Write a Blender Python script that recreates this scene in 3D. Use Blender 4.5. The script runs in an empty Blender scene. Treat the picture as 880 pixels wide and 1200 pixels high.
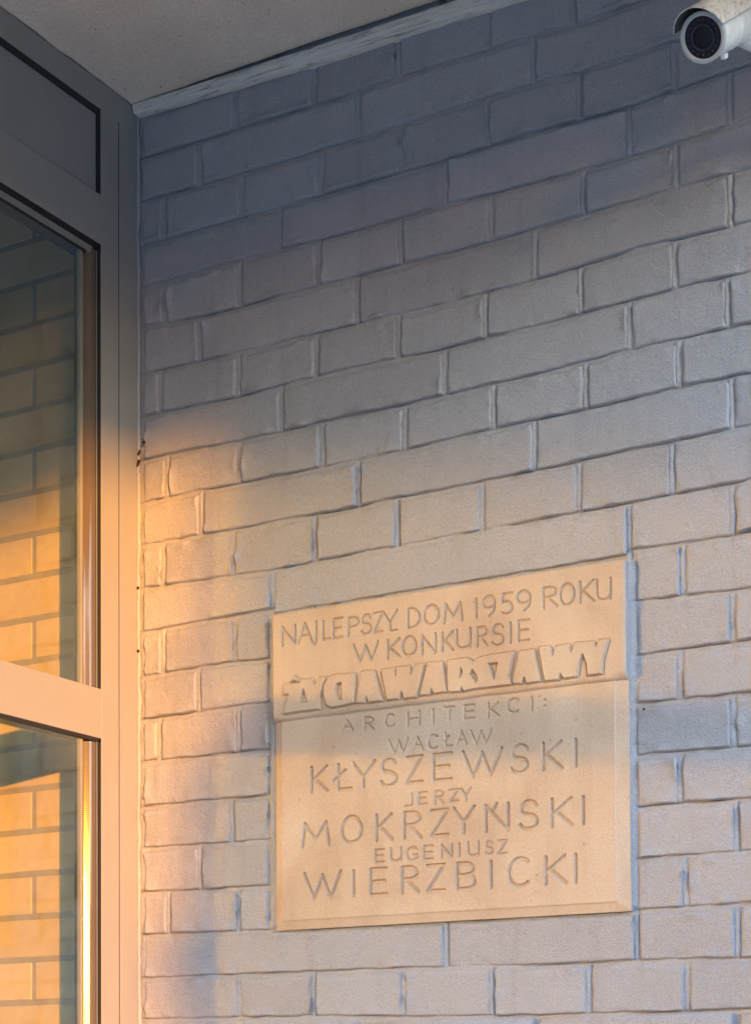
import bpy, bmesh, math, random
import numpy as np
from mathutils import Vector, Matrix
S = bpy.context.scene
rad = math.radians
EYE = 1.6

# ------------------------------------------------------------------ camera
f_, ya, pi_, ro, CX, CY = 2137.25, 0.52502994, 0.03204386, -0.00552461, 1.91207, -2.49500
c_, s_ = math.cos(ya), math.sin(ya)
Rv, Fv, Uv = Vector((c_, s_, 0)), Vector((-s_, c_, 0)), Vector((0, 0, 1))
F2 = Fv * math.cos(pi_) + Uv * math.sin(pi_)
U2 = -Fv * math.sin(pi_) + Uv * math.cos(pi_)
R3 = Rv * math.cos(ro) + U2 * math.sin(ro)
U3 = -Rv * math.sin(ro) + U2 * math.cos(ro)
cam = bpy.data.cameras.new('camera')
co = bpy.data.objects.new('camera', cam)
S.collection.objects.link(co)
S.camera = co
co.matrix_world = Matrix(((R3.x, U3.x, -F2.x, CX), (R3.y, U3.y, -F2.y, CY), (R3.z, U3.z, -F2.z, EYE), (0, 0, 0, 1)))
cam.sensor_width = 36
cam.lens = f_ / 1200 * 36
cam.shift_y = 601.39 / 1200
cam.clip_start = 0.05
cam.clip_end = 2000

# ------------------------------------------------------------------ sky, sun, exposure
SUN = Vector((1.075, -1.0, 0.1215)).normalized()          # towards the low evening sun
w = bpy.data.worlds.new("World"); S.world = w; w.use_nodes = True
nt = w.node_tree
bg = nt.nodes['Background']
sky = nt.nodes.new('ShaderNodeTexSky'); sky.sky_type = 'NISHITA'; sky.sun_disc = False
sky.sun_elevation = math.asin(SUN.z)
sky.sun_rotation = math.atan2(SUN.x, SUN.y)
sky.air_density = 1.0; sky.dust_density = 1.0; sky.ozone_density = 3.05
nt.links.new(sky.outputs[0], bg.inputs[0])
bg.inputs[1].default_value = 0.15
L = bpy.data.lights.new('sun', 'SUN'); L.energy = 2.0; L.angle = rad(0.53); L.color = (0.36, 0.132, 0.002)
lo = bpy.data.objects.new('sun', L); S.collection.objects.link(lo)
lo.rotation_euler = SUN.to_track_quat('Z', 'Y').to_euler()
S.view_settings.view_transform = 'Standard'; S.view_settings.look = 'None'
S.view_settings.gamma = 1.0; S.view_settings.exposure = 3.87
# the panes throw the sun on to the bricks: path guiding finds that reflection
cy = S.cycles
cy.use_guiding = True; cy.use_surface_guiding = True; cy.guiding_training_samples = 0
cy.surface_guiding_probability = 0.65
cy.caustics_reflective = True; cy.blur_glossy = 0.0
cy.sample_clamp_indirect = 0.0
cy.max_bounces = 10; cy.transparent_max_bounces = 16
cy.use_adaptive_sampling = False
cy.use_denoising = True

# ------------------------------------------------------------------ helpers
def rng(seed): return np.random.default_rng(seed)
_T = rng(7).random((256, 256))
def vnoise(x, y, seed=0):
    x = np.asarray(x, float) + seed * 37.17; y = np.asarray(y, float) + seed * 91.73
    xi = np.floor(x).astype(int); yi = np.floor(y).astype(int)
    fx = x - xi; fy = y - yi
    fx = fx * fx * (3 - 2 * fx); fy = fy * fy * (3 - 2 * fy)
    g = lambda a, b: _T[a & 255, b & 255]
    return (g(xi, yi) * (1 - fx) + g(xi + 1, yi) * fx) * (1 - fy) + (g(xi, yi + 1) * (1 - fx) + g(xi + 1, yi + 1) * fx) * fy * 1.0 - 0.5
def fbm(x, y, seed=0, o=3):
    r = 0; a = 1.0
    for k in range(o):
        r = r + a * vnoise(np.asarray(x) * 2 ** k, np.asarray(y) * 2 ** k, seed + k * 3); a *= 0.5
    return r

def tag(o, label=None, cat=None, group=None, kind=None):
    if label: o['label'] = label
    if cat: o['category'] = cat
    if group: o['group'] = group
    if kind: o['kind'] = kind
    return o
def link(name, me, mat=None, parent=None, smooth=False):
    o = bpy.data.objects.new(name, me); S.collection.objects.link(o)
    if mat is not None: me.materials.append(mat)
    if parent is not None: o.parent = parent
    if smooth: me.polygons.foreach_set('use_smooth', [True] * len(me.polygons))
    return o
def empty(name, loc, label, cat, group=None):
    o = bpy.data.objects.new(name, None); S.collection.objects.link(o)
    tag(o, label, cat, group); o['_base'] = 0; del o['_base']
    o.empty_display_size = 0.1
    o.location = loc
    return o
def adopt(o, parent):
    """parent keeping world placement when the parent is an Empty that was moved"""
    o.parent = parent
    o.matrix_parent_inverse = Matrix.Translation(-Vector(parent.location))
    return o
def box_bm(bm, a, b, bev=0.0, seg=2):
    r = bmesh.ops.create_cube(bm, size=1)
    vs = r['verts']
    for v in vs:
        v.co = Vector([(a[i] + b[i]) / 2 + v.co[i] * (b[i] - a[i]) for i in range(3)])
    if bev > 0:
        es = list({e for v in vs for e in v.link_edges})
        bmesh.ops.bevel(bm, geom=es, offset=bev, segments=seg, profile=0.5, affect='EDGES')
def box(name, a, b, mat, parent=None, bev=0.0, seg=2):
    a, b = [min(p, q) for p, q in zip(a, b)], [max(p, q) for p, q in zip(a, b)]
    bm = bmesh.new(); box_bm(bm, a, b, bev, seg)
    me = bpy.data.meshes.new(name); bm.to_mesh(me); bm.free()
    o = link(name, me, mat)
    if parent is not None: adopt(o, parent)
    return o
def boxes(name, lst, mat, parent=None, bev=0.0):
    bm = bmesh.new()
    for a, b in lst: box_bm(bm, a, b, bev, 1)
    me = bpy.data.meshes.new(name); bm.to_mesh(me); bm.free()
    o = link(name, me, mat)
    if parent is not None: adopt(o, parent)
    return o
def grid_mesh(name, P, mask=None, flip=False):
    """P: (ny, nx, 3) points. Builds quads facing -Y when x grows along axis 1 and z along axis 0."""
    ny, nx = P.shape[:2]
    idx = np.arange(ny * nx).reshape(ny, nx)
    q = np.stack([idx[:-1, :-1], idx[:-1, 1:], idx[1:, 1:], idx[1:, :-1]], -1)
    if mask is not None: q = q[mask]
    q = q.reshape(-1, 4)
    if flip: q = q[:, ::-1]
    used = np.zeros(ny * nx, bool); used[q.ravel()] = True
    remap = np.cumsum(used) - 1
    V = P.reshape(-1, 3)[used]; q = remap[q]
    me = bpy.data.meshes.new(name)
    me.vertices.add(len(V)); me.vertices.foreach_set('co', V.astype(np.float32).ravel())
    me.loops.add(q.size); me.loops.foreach_set('vertex_index', q.ravel().astype(np.int32))
    me.polygons.add(len(q)); me.polygons.foreach_set('loop_start', np.arange(0, q.size, 4, dtype=np.int32))
    me.polygons.foreach_set('use_smooth', np.ones(len(q), bool))
    me.update(calc_edges=True)
    return me, used

# ------------------------------------------------------------------ materials
def mat_new(name):
    m = bpy.data.materials.new(name); m.use_nodes = True
    return m, m.node_tree, m.node_tree.nodes['Principled BSDF']
def N(nt, typ, **kw):
    n = nt.nodes.new(typ)
    for k, v in kw.items():
        if k in n.inputs: n.inputs[k].default_value = v
        else: setattr(n, k, v)
    return n
def ramp(nt, fac, stops):
    r = nt.nodes.new('ShaderNodeValToRGB')
    el = r.color_ramp.elements
    el[0].position, el[0].color = stops[0][0], (*stops[0][1], 1)
    el[1].position, el[1].color = stops[-1][0], (*stops[-1][1], 1)
    for p, c in stops[1:-1]:
        e = el.new(p); e.color = (*c, 1)
    nt.links.new(fac, r.inputs[0]); return r.outputs[0]
def coords(nt, scale=(1, 1, 1)):
    g = nt.nodes.new('ShaderNodeNewGeometry')
    if scale == (1, 1, 1): return g.outputs['Position']
    mp = nt.nodes.new('ShaderNodeMapping'); mp.inputs['Scale'].default_value = scale
    nt.links.new(g.outputs['Position'], mp.inputs[0]); return mp.outputs[0]
def noise(nt, vec, scale, detail=3, rough=0.5, dist=0.0):
    n = nt.nodes.new('ShaderNodeTexNoise'); n.inputs['Scale'].default_value = scale
    n.inputs['Detail'].default_value = detail; n.inputs['Roughness'].default_value = rough
    n.inputs['Distortion'].default_value = dist
    nt.links.new(vec, n.inputs['Vector']); return n.outputs[0]
def bump(nt, bsdf, heights):
    prev = None
    for h, strength, dist in heights:
        b = nt.nodes.new('ShaderNodeBump'); b.inputs['Strength'].default_value = strength; b.inputs['Distance'].default_value = dist
        nt.links.new(h, b.inputs['Height'])
        if prev is not None: nt.links.new(prev, b.inputs['Normal'])
        prev = b.outputs[0]
    nt.links.new(prev, bsdf.inputs['Normal'])
def mixc(nt, fac, a, b, mode='MIX'):
    m = nt.nodes.new('ShaderNodeMix'); m.data_type = 'RGBA'; m.blend_type = mode
    if isinstance(fac, float): m.inputs[0].default_value = fac
    else: nt.links.new(fac, m.inputs[0])
    for s, v in ((6, a), (7, b)):
        if isinstance(v, tuple): m.inputs[s].default_value = (*v, 1)
        else: nt.links.new(v, m.inputs[s])
    return m.outputs[2]

# painted masonry: one coat of grey masonry paint over bricks and joints alike
def paint_mat(name, base, dark, warm):
    m, nt, b = mat_new(name)
    v = coords(nt)
    big = noise(nt, v, 3.5, 4, 0.55); mid = noise(nt, v, 28, 4, 0.6, 0.4); fine = noise(nt, v, 330, 2, 0.6); grain = noise(nt, v, 900, 1, 0.5)
    c = ramp(nt, big, [(0.3, dark), (0.62, base)])
    sp = ramp(nt, mid, [(0.30, (0, 0, 0)), (0.42, (1, 1, 1))])
    c = mixc(nt, sp, mixc(nt, 0.30, c, warm), c)
    oi = nt.nodes.new('ShaderNodeObjectInfo')
    c = mixc(nt, 1.0, c, ramp(nt, oi.outputs['Random'], [(0.0, (0.955, 0.95, 0.945)), (0.5, (1.0, 1.0, 1.0)), (1.0, (1.03, 1.035, 1.04))]), 'MULTIPLY')
    c = mixc(nt, 1.0, c, ramp(nt, noise(nt, coords(nt, (22, 22, 2.2)), 1.0, 4, 0.65), [(0.28, (0.90, 0.89, 0.875)), (0.45, (1, 1, 1))]), 'MULTIPLY')
    g2 = ramp(nt, grain, [(0.3, (0.74, 0.74, 0.74)), (0.7, (1.18, 1.18, 1.18))])
    c = mixc(nt, 1.0, c, g2, 'MULTIPLY')
    nt.links.new(c, b.inputs['Base Color'])
    b.inputs['Roughness'].default_value = 0.62
    b.inputs['Specular IOR Level'].default_value = 0.35
    bump(nt, b, [(noise(nt, v, 60, 4, 0.6), 0.7, 0.0028), (fine, 0.75, 0.0016), (grain, 0.6, 0.0008)])
    return m
M_PAINT = paint_mat('grey_masonry_paint', (0.370, 0.373, 0.402), (0.335, 0.338, 0.364), (0.325, 0.31, 0.30))
def simple(name, col, rough=0.6, metal=0.0, spec=0.5, var=0.08, bumps=((90, 0.2, 0.001),), vs=6):
    m, nt, b = mat_new(name)
    v = coords(nt)
    n = noise(nt, v, vs, 4, 0.6)
    a = tuple(x * (1 - var) for x in col); c = tuple(min(1, x * (1 + var)) for x in col)
    nt.links.new(ramp(nt, n, [(0.3, a), (0.7, c)]), b.inputs['Base Color'])
    b.inputs['Roughness'].default_value = rough; b.inputs['Metallic'].default_value = metal
    b.inputs['Specular IOR Level'].default_value = spec
    if bumps: bump(nt, b, [(noise(nt, v, s, 3), st, d) for s, st, d in bumps])
    return m
M_FRAME = simple('grey_frame_paint', (0.290, 0.274, 0.252), 0.36, 0.0, 0.5, 0.04, ((500, 0.12, 0.0004), (7, 0.1, 0.002)), 9)
M_PANEL = simple('grey_panel_paint', (0.265, 0.255, 0.245), 0.42, 0.0, 0.5, 0.05, ((450, 0.12, 0.0004),), 7)
M_RUBBER = simple('black_rubber', (0.012, 0.012, 0.013), 0.6)
M_BEAD = simple('brushed_aluminium', (0.24, 0.23, 0.21), 0.45, 0.0, 0.15, 0.1, ((700, 0.2, 0.0004),))
M_SPACER = simple('polished_spacer_strip', (0.24, 0.225, 0.19), 0.5, 0.0, 0.05, 0.05, ())
M_RIB = simple('ribbed_aluminium', (0.125, 0.098, 0.070), 0.075, 0.10, 0.5, 0.08, ())
M_MORTAR_IN = simple('grey_joint_mortar', (0.42, 0.38, 0.30), 0.9, 0, 0.2, 0.15, ((150, 0.5, 0.002),), 20)
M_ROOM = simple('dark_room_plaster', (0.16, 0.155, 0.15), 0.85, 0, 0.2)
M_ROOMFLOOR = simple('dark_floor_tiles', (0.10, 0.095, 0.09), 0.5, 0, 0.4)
M_CONC = simple('weathered_concrete', (0.33, 0.31, 0.29), 0.9, 0, 0.2, 0.15, ((12, 0.3, 0.01),), 3)
M_CHIP = simple('bare_rusty_chip', (0.045, 0.028, 0.018), 0.9, 0, 0.2)
M_BARK = simple('added_conifer_bark', (0.09, 0.06, 0.04), 0.95, 0, 0.1, 0.3)
M_NEEDLE = simple('added_conifer_needles', (0.035, 0.06, 0.03), 0.8, 0, 0.2, 0.4)

# interior bricks: pale cream glazed-looking facing bricks, each a little different
def brick_in_mat():
    m, nt, b = mat_new('cream_facing_brick')
    v = coords(nt)
    oi = nt.nodes.new('ShaderNodeObjectInfo')
    c = ramp(nt, oi.outputs['Random'], [(0.0, (0.74, 0.62, 0.36)), (0.5, (0.80, 0.67, 0.40)), (1.0, (0.84, 0.72, 0.45))])
    n2 = ramp(nt, noise(nt, v, 40, 5, 0.65), [(0.3, (0.90, 0.90, 0.90)), (0.7, (1.06, 1.06, 1.06))])
    nt.links.new(mixc(nt, 1.0, c, n2, 'MULTIPLY'), b.inputs['Base Color'])
    b.inputs['Roughness'].default_value = 0.7
    bump(nt, b, [(noise(nt, v, 90, 4), 0.4, 0.001)])
    return m
M_BRICK_IN = brick_in_mat()

def stone_mat():
    m, nt, b = mat_new('sandstone')
    v = coords(nt)
    big = noise(nt, v, 5, 5, 0.6, 0.6); fine = noise(nt, v, 420, 3, 0.7); mid = noise(nt, v, 45, 4, 0.6)
    vert = noise(nt, coords(nt, (14, 14, 1.2)), 1.0, 4, 0.6)
    c = ramp(nt, big, [(0.27, (0.47, 0.345, 0.25)), (0.5, (0.56, 0.435, 0.325)), (0.73, (0.61, 0.495, 0.38))])
    st = ramp(nt, vert, [(0.28, (0.90, 0.88, 0.855)), (0.52, (1.0, 1.0, 1.0))])
    c = mixc(nt, 1.0, c, st, 'MULTIPLY')
    c = mixc(nt, 1.0, c, ramp(nt, fine, [(0.32, (0.86, 0.86, 0.86)), (0.68, (1.09, 1.09, 1.09))]), 'MULTIPLY')
    spots = ramp(nt, noise(nt, v, 75, 2, 0.5), [(0.22, (0.80, 0.75, 0.7)), (0.28, (1, 1, 1))])
    c = mixc(nt, 1.0, c, spots, 'MULTIPLY')
    nt.links.new(c, b.inputs['Base Color'])
    b.inputs['Roughness'].default_value = 0.85; b.inputs['Specular IOR Level'].default_value = 0.2
    bump(nt, b, [(mid, 0.2, 0.0010), (fine, 0.35, 0.0005)])
    return m
M_STONE = stone_mat()
def stucco_mat():
    m, nt, b = mat_new('soffit_render')
    v = coords(nt)
    big = noise(nt, v, 4, 5, 0.6); fine = noise(nt, v, 260, 3, 0.7)
    c = ramp(nt, big, [(0.3, (0.79, 0.67, 0.54)), (0.7, (0.92, 0.80, 0.67))])
    c = mixc(nt, 1.0, c, ramp(nt, fine, [(0.3, (0.82, 0.82, 0.82)), (0.66, (1.08, 1.08, 1.08))]), 'MULTIPLY')
    pits = ramp(nt, noise(nt, v, 110, 2), [(0.24, (0.45, 0.42, 0.4)), (0.29, (1, 1, 1))])
    c = mixc(nt, 1.0, c, pits, 'MULTIPLY')
    nt.links.new(c, b.inputs['Base Color']); b.inputs['Roughness'].default_value = 0.9
    bump(nt, b, [(fine, 0.8, 0.002), (noise(nt, v, 35, 3), 0.4, 0.004)])
    return m
M_STUCCO = stucco_mat()
def peel_mat(name, c0, c1, c2, sx=(40, 40, 9)):
    m, nt, b = mat_new(name)
    v = coords(nt, sx)
    n = noise(nt, v, 1.6, 5, 0.65, 0.8)
    nt.links.new(ramp(nt, n, [(0.33, c0), (0.46, c1), (0.7, c2)]), b.inputs['Base Color'])
    b.inputs['Roughness'].default_value = 0.7
    bump(nt, b, [(n, 0.6, 0.002)])
    return m
M_TRIM = peel_mat('chipped_white_paint', (0.26, 0.24, 0.215), (0.66, 0.62, 0.56), (0.80, 0.75, 0.68), (9, 60, 160))
M_CAMWHITE = simple('camera_housing_enamel', (0.80, 0.83, 0.81), 0.4, 0, 0.5, 0.10, ((160, 0.15, 0.001),), 60)
M_VISOR = peel_mat('flaking_cream_enamel', (0.34, 0.29, 0.24), (0.70, 0.66, 0.60), (0.80, 0.77, 0.72), (70, 70, 22))
M_CAMUNDER = simple('dark_visor_lining', (0.05, 0.07, 0.085), 0.5)
M_CAMBLACK = simple('camera_window_black', (0.012, 0.013, 0.025), 0.3, 0, 0.3, 0.1, ())
M_CAMLENS = simple('lens_glass_black', (0.008, 0.009, 0.018), 0.35, 0, 0.3, 0.1, ())
M_CAMRIM = simple('camera_rim_grey', (0.50, 0.52, 0.52), 0.5)
M_CLIP = simple('white_plastic_clip', (0.8, 0.8, 0.84), 0.4)

def glass_mat():
    m = bpy.data.materials.new('coated_window_glass'); m.use_nodes = True; nt = m.node_tree; nt.nodes.clear()
    o = nt.nodes.new('ShaderNodeOutputMaterial'); mx = nt.nodes.new('ShaderNodeMixShader')
    t = nt.nodes.new('ShaderNodeBsdfTransparent'); t.inputs[0].default_value = (0.97, 0.96, 0.82, 1)
    g = nt.nodes.new('ShaderNodeBsdfGlossy'); g.inputs['Roughness'].default_value = 0.1
    g.inputs['Color'].default_value = (0.78, 1, 1, 1)
    mx.inputs[0].default_value = 0.33
    nt.links.new(t.outputs[0], mx.inputs[1]); nt.links.new(g.outputs[0], mx.inputs[2]); nt.links.new(mx.outputs[0], o.inputs[0])
    m2 = bpy.data.materials.new('clear_glass_back'); m2.use_nodes = True; nt = m2.node_tree; nt.nodes.clear()
    o = nt.nodes.new('ShaderNodeOutputMaterial'); t = nt.nodes.new('ShaderNodeBsdfTransparent'); t.inputs[0].default_value = (0.97, 0.97, 0.96, 1)
    nt.links.new(t.outputs[0], o.inputs[0])
    return m, m2
M_GLASS, M_GLASSB = glass_mat()

# ------------------------------------------------------------------ ground and shell of the building
def ground():
    n = 60
    xs = np.concatenate([-np.geomspace(900, 3, 14), np.linspace(-2.5, 8, 22), np.geomspace(9, 900, 14)])
    ys = np.concatenate([-np.geomspace(900, 6, 14), np.linspace(-5, 3, 16), np.geomspace(4, 900, 14)])
    X, Y = np.meshgrid(xs, ys)
    P = np.stack([X, Y, fbm(X * .2, Y * .2, 5) * 0.02 - 0.012], -1)
    me, _ = grid_mesh('pavement', P)
    m, nt, b = mat_new('worn_paving')
    v = coords(nt)
    br = nt.nodes.new('ShaderNodeTexBrick'); br.inputs['Scale'].default_value = 2.0
    br.inputs['Color1'].default_value = (0.45, 0.40, 0.345, 1); br.inputs['Color2'].default_value = (0.48, 0.43, 0.37, 1); br.inputs['Mortar'].default_value = (0.14, 0.13, 0.12, 1)
    br.inputs['Mortar Size'].default_value = 0.012
    nt.links.new(v, br.inputs['Vector'])
    nt.links.new(mixc(nt, 0.35, br.outputs[0], ramp(nt, noise(nt, v, 2, 5), [(0.3, (0.42, 0.37, 0.32)), (0.7, (0.50, 0.45, 0.39))])), b.inputs['Base Color'])
    b.inputs['Roughness'].default_value = 0.9
    o = link('pavement', me, m); tag(o, kind='structure')
ground()
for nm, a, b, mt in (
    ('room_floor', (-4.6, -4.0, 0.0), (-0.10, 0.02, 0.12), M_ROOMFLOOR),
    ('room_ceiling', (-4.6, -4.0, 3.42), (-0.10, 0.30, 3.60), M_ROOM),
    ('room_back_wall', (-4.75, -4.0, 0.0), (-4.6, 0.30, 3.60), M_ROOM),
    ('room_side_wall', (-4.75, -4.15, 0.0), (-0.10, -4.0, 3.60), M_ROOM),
    ('facade_wall', (-0.10, -4.15, 0.0), (0.0, -2.74, 3.60), M_CONC),
    ('upper_facade', (-4.75, -4.15, 3.60), (0.0, 0.30, 6.2), M_CONC)):
    tag(box(nm, a, b, mt), kind='structure')

def soffit():
    xs = np.linspace(0.0, 1.5, 120); ys = np.linspace(-0.015, -2.7, 150)
    X, Y = np.meshgrid(xs, ys)
    Z = 3.2965 + fbm(X * 30, Y * 30, 11) * 0.0012 + fbm(X * 3, Y * 3, 12) * 0.003
    e = np.exp(-X / 0.004); Z -= e * np.clip(fbm(X * 0 + 3, Y * 55, 13), 0, 1) * 0.004
    Z[X < 0.02] += 0
    P = np.stack([X, Y, Z], -1)
    me, _ = grid_mesh('soffit', P, flip=False)
    # the slab above it
    bm = bmesh.new(); bm.from_mesh(me)
    box_bm(bm, (-0.10, -2.75, 3.305), (1.55, -0.016, 3.60))
    box_bm(bm, (-0.10, -2.76, 2.99), (1.56, -2.70, 3.304))  # front fascia, added out of view to keep low sky off the upper wall
    box_bm(bm, (1.501, -2.699, 3.05), (1.559, -0.06, 3.3038))  # right end fascia, added likewise to darken the top left
    bm.to_mesh(me); bm.free()
    o = link('soffit', me, M_STUCCO); tag(o, kind='structure')
soffit()

# ------------------------------------------------------------------ the painted brick wall
Z0 = 1.60278 + EYE; PITCH = 0.075
RES = {0:[(0.004,0.0053),(0.198,0.004),(0.412,-0.0008),(0.593,0.0032),(0.777,-0.0027),(0.932,-0.0015)],1:[(0.004,0.0052),(0.192,-0.0005),(0.356,-0.0025),(0.412,-0.0031),(0.592,0.0005),(0.776,-0.0002),(0.828,-0.0059),(0.966,-0.0021)],2:[(0.004,0.0014),(0.289,-0.0015),(0.412,-0.0011),(0.592,-0.0048),(0.775,-0.0029),(0.899,-0.0068),(1.05,0.0053)],3:[(0.004,0.0028),(0.212,0.002),(0.411,-0.0018),(0.53,-0.0016),(0.775,-0.0042),(0.832,-0.006),(0.979,-0.0042),(1.096,0.0049)],4:[(0.004,0.0099),(0.132,-0.0016),(0.411,-0.0023),(0.591,-0.0028),(0.774,-0.0014),(0.978,0.0058),(1.095,0.0062)],5:[(0.003,0.0017),(0.226,-0.0072),(0.41,-0.0056),(0.59,-0.009),(0.773,-0.005),(0.932,0.0057),(1.094,0.0004)],6:[(0.02,0.0),(0.201,-0.0028),(0.41,-0.0003),(0.589,-0.003),(0.773,-0.0007),(0.976,0.0057),(1.093,0.0051)],7:[(0.055,0.0003),(0.206,-0.0052),(0.409,-0.0013),(0.528,-0.0045),(0.772,0.0002),(0.895,0.0061),(1.093,0.005)],8:[(0.009,-0.0005),(0.206,0.0007),(0.409,-0.0035),(0.588,0.0012),(0.771,0.0048),(0.989,0.0081),(1.092,0.0087)],9:[(0.003,0.0006),(0.2,-0.001),(0.409,-0.0021),(0.588,-0.0019),(0.771,0.0005),(0.828,0.0026),(1.062,0.0093)],10:[(0.003,0.0015),(0.258,-0.0078),(0.408,-0.0043),(0.587,-0.0035),(0.77,-0.0003),(0.913,0.0016),(1.09,0.0053)],11:[(0.003,0.0009),(0.268,0.0048),(0.912,0.0063),(1.05,0.0032),(1.089,0.0056)],12:[(0.002,-0.0039),(0.194,0.0023),(0.247,-0.0021),(0.911,0.0042),(1.088,-0.0013)],13:[(0.002,-0.0021),(0.252,-0.0003),(0.91,-0.0015),(1.087,-0.0007)],14:[(0.002,0.0001),(0.267,-0.0032),(0.909,0.0023),(1.086,-0.0025)],15:[(0.002,-0.0007),(0.267,-0.0042),(0.924,0.0003),(1.085,-0.0029)],16:[(0.002,0.0015),(0.271,-0.0031),(0.912,-0.0002),(1.084,-0.002)],17:[(0.007,0.0014),(0.27,-0.0039),(0.914,-0.0019),(1.083,-0.0028)],18:[(0.007,0.0032),(0.169,0.0001),(0.91,-0.0025),(1.082,-0.0011)],19:[(0.032,0.0042),(0.34,0.0028),(0.582,0.0002),(0.764,-0.0019),(0.905,-0.0008),(1.081,-0.0052)],20:[(0.043,0.0083),(0.339,0.0066),(0.521,0.0003),(0.763,-0.0032),(0.979,-0.0021),(1.08,-0.0022)]}
ROWS = {0:[0.203,0.359,0.516,0.676,0.82,0.975],1:[0.128,0.44,0.752,1.062],2:[0.053,0.213,0.37,0.52,0.673,0.828,0.977],3:[0.289,0.6,0.907,1.062],4:[0.055,0.209,0.365,0.519,0.678,0.832,0.978],5:[0.127,0.438,0.751,1.061],6:[0.045,0.207,0.361,0.513,0.666,0.826,0.975],7:[0.291,0.595,0.904,1.055],8:[0.058,0.208,0.37,0.523,0.679,0.833,0.98],9:[0.129,0.438,0.748,1.059],10:[0.05,0.195,0.355,0.509,0.659,0.822,0.968],11:[0.273,0.901,1.059],12:[0.05,0.197,0.35,0.9,0.983],13:[0.123,0.44,0.75,1.058],14:[0.041,0.204,0.35,0.9,0.978],15:[0.29,0.9,1.056],16:[0.191,0.35,0.9,0.976],17:[0.124,0.44,0.75,1.06],18:[0.059,0.203,0.35,0.9,0.983],19:[0.591,0.906,1.06],20:[0.203,0.349,0.515,0.67,0.83,0.983]}
def zb(k, u):
    """height of bed joint k above the ground at distance u from the corner"""
    u = np.asarray(u, float)
    z = Z0 - PITCH * k + vnoise(u * 9, u * 0 + k * 3.3, 2) * 0.002 + vnoise(u * 40, u * 0 + k * 5.1, 3) * 0.0012
    if k in RES:
        a = np.array(RES[k]); z = z + np.interp(u, a[:, 0], a[:, 1]) * 0.85
        if k + 1 == 0: pass
    return z
def edge_pts(Lh, e=(0, .0012, .0025, .004, .006, .009), step=.0055):
    e = [x for x in e if x < Lh / 2 - .001]
    n = max(2, int((Lh - 2 * e[-1]) / step) + 1)
    mid = np.linspace(e[-1], Lh - e[-1], n)
    return np.concatenate([e[:-1], mid, [Lh - x for x in e[:-1]][::-1]])
MORT = 0.0045         # how deep the joint face lies behind y = 0
def painted_brick(a, b, k, seed, step=.0055, zlo=0.0, zhi=0.0):
    r = random.Random(seed)
    gl, gr = r.uniform(.0042, .0055), (r.uniform(.0006, .0016) if (b > .55 and k <= 8) else r.uniform(.003, .0045))
    gt, gb = r.uniform(.0030, .0042), .0022
    u0, u1 = a + gl, b - gr
    if u1 - u0 < 0.012: return None
    su = edge_pts(u1 - u0, step=step); sz = edge_pts(PITCH - gt - gb, step=step)
    U, T = np.meshgrid(u0 + su, sz / sz[-1])
    zt = zb(k, U) - gt + zhi; zl = zb(k + 1, U) + gb + zlo
    Z = zl + (zt - zl) * T
    H = zt - zl
    dl = U - u0; dr = u1 - U; db = T * H; dt = (1 - T) * H
    wob = lambda s, A=.0030: A * (fbm(U * 70, Z * 70, s, 3))
    E = lambda d, e: 1 - (1 - np.clip(d / e, 0, 1)) ** 2.2
    el, er = r.uniform(.004, .008), (r.uniform(.0015, .003) if k > 8 else r.uniform(.003, .006))
    hl = E(dl + wob(21) * np.exp(-dl / .01), el) * E(dr + wob(22) * np.exp(-dr / .01), er) * E(db + wob(23, .0016) * np.exp(-db / .008), .0030) * E(dt + wob(24) * np.exp(-dt / .01), r.uniform(.006, .010))
    P = .0051 + r.uniform(-.0009, .0010)
    P = P + (U - (u0 + u1) / 2) * r.uniform(-.012, .012) + (T - .5) * r.uniform(-.002, .002)
    dmin = np.minimum(np.minimum(dl, dr), np.minimum(db, dt))
    lump = fbm(U * 42, Z * 55, 31, 2)
    rough = np.where(lump > .08, (lump - .08) * .018, 0) * np.exp(-dmin / .007) + np.where(lump < -.22, (lump + .22) * .010, 0) * np.exp(-dmin / .010)
    surf = fbm(U * 14, Z * 18, 33, 3) * .0012 + fbm(U * 75, Z * 75, 34, 2) * .00045 + fbm(U * 30, Z * 30, 35, 2) * .0005
    h = hl * (P + surf + rough)
    Y = MORT + .0018 - h * 1.0
    Y = np.where(hl <= 0.001, MORT + .004, Y)
    me, _ = grid_mesh('brick', np.stack([U, Y, Z], -1))
    return me
wall = empty('painted_brick_wall', (0.0, 0.15, 0.0), 'grey painted brick wall in rough courses behind the stone plaque', 'wall')
box('wall_core', (-4.75, 0.02, 0.0), (7.0, 0.32, 6.2), M_CONC, wall)
PL_L, PL_R = 0.268, 0.9062
def near_bricks():
    n = 0
    for k in range(0, 21):
        js = [0.004] + list(ROWS[k]) + [1.135 if k % 2 == 0 else (1.215), 1.29 if k % 2 == 0 else 1.37]
        if 12 <= k <= 18:
            segs = [(js[i], js[i + 1]) for i in range(len(js) - 1)]
            out = []
            for a, b in segs:
                if b <= PL_L + .003 or a >= PL_R - .004: out.append((a, b))
                else:
                    if a < PL_L - .01: out.append((a, PL_L))
                    if b > PL_R + .012: out.append((PL_R, b))
            segs = out
        else: segs = [(js[i], js[i + 1]) for i in range(len(js) - 1)]
        # row k lies between bed k-1 (above) and bed k (below)
        for a, b in segs:
            zl = -0.009 if (k == 11 and a > .2 and b < .95) else 0.0
            me = painted_brick(a, b, k - 1, 1000 + k * 40 + int(a * 100), zlo=zl)
            if me is None: continue
            adopt(link('brick', me, M_PAINT), wall); n += 1
    print('painted bricks', n)
near_bricks()
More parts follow.
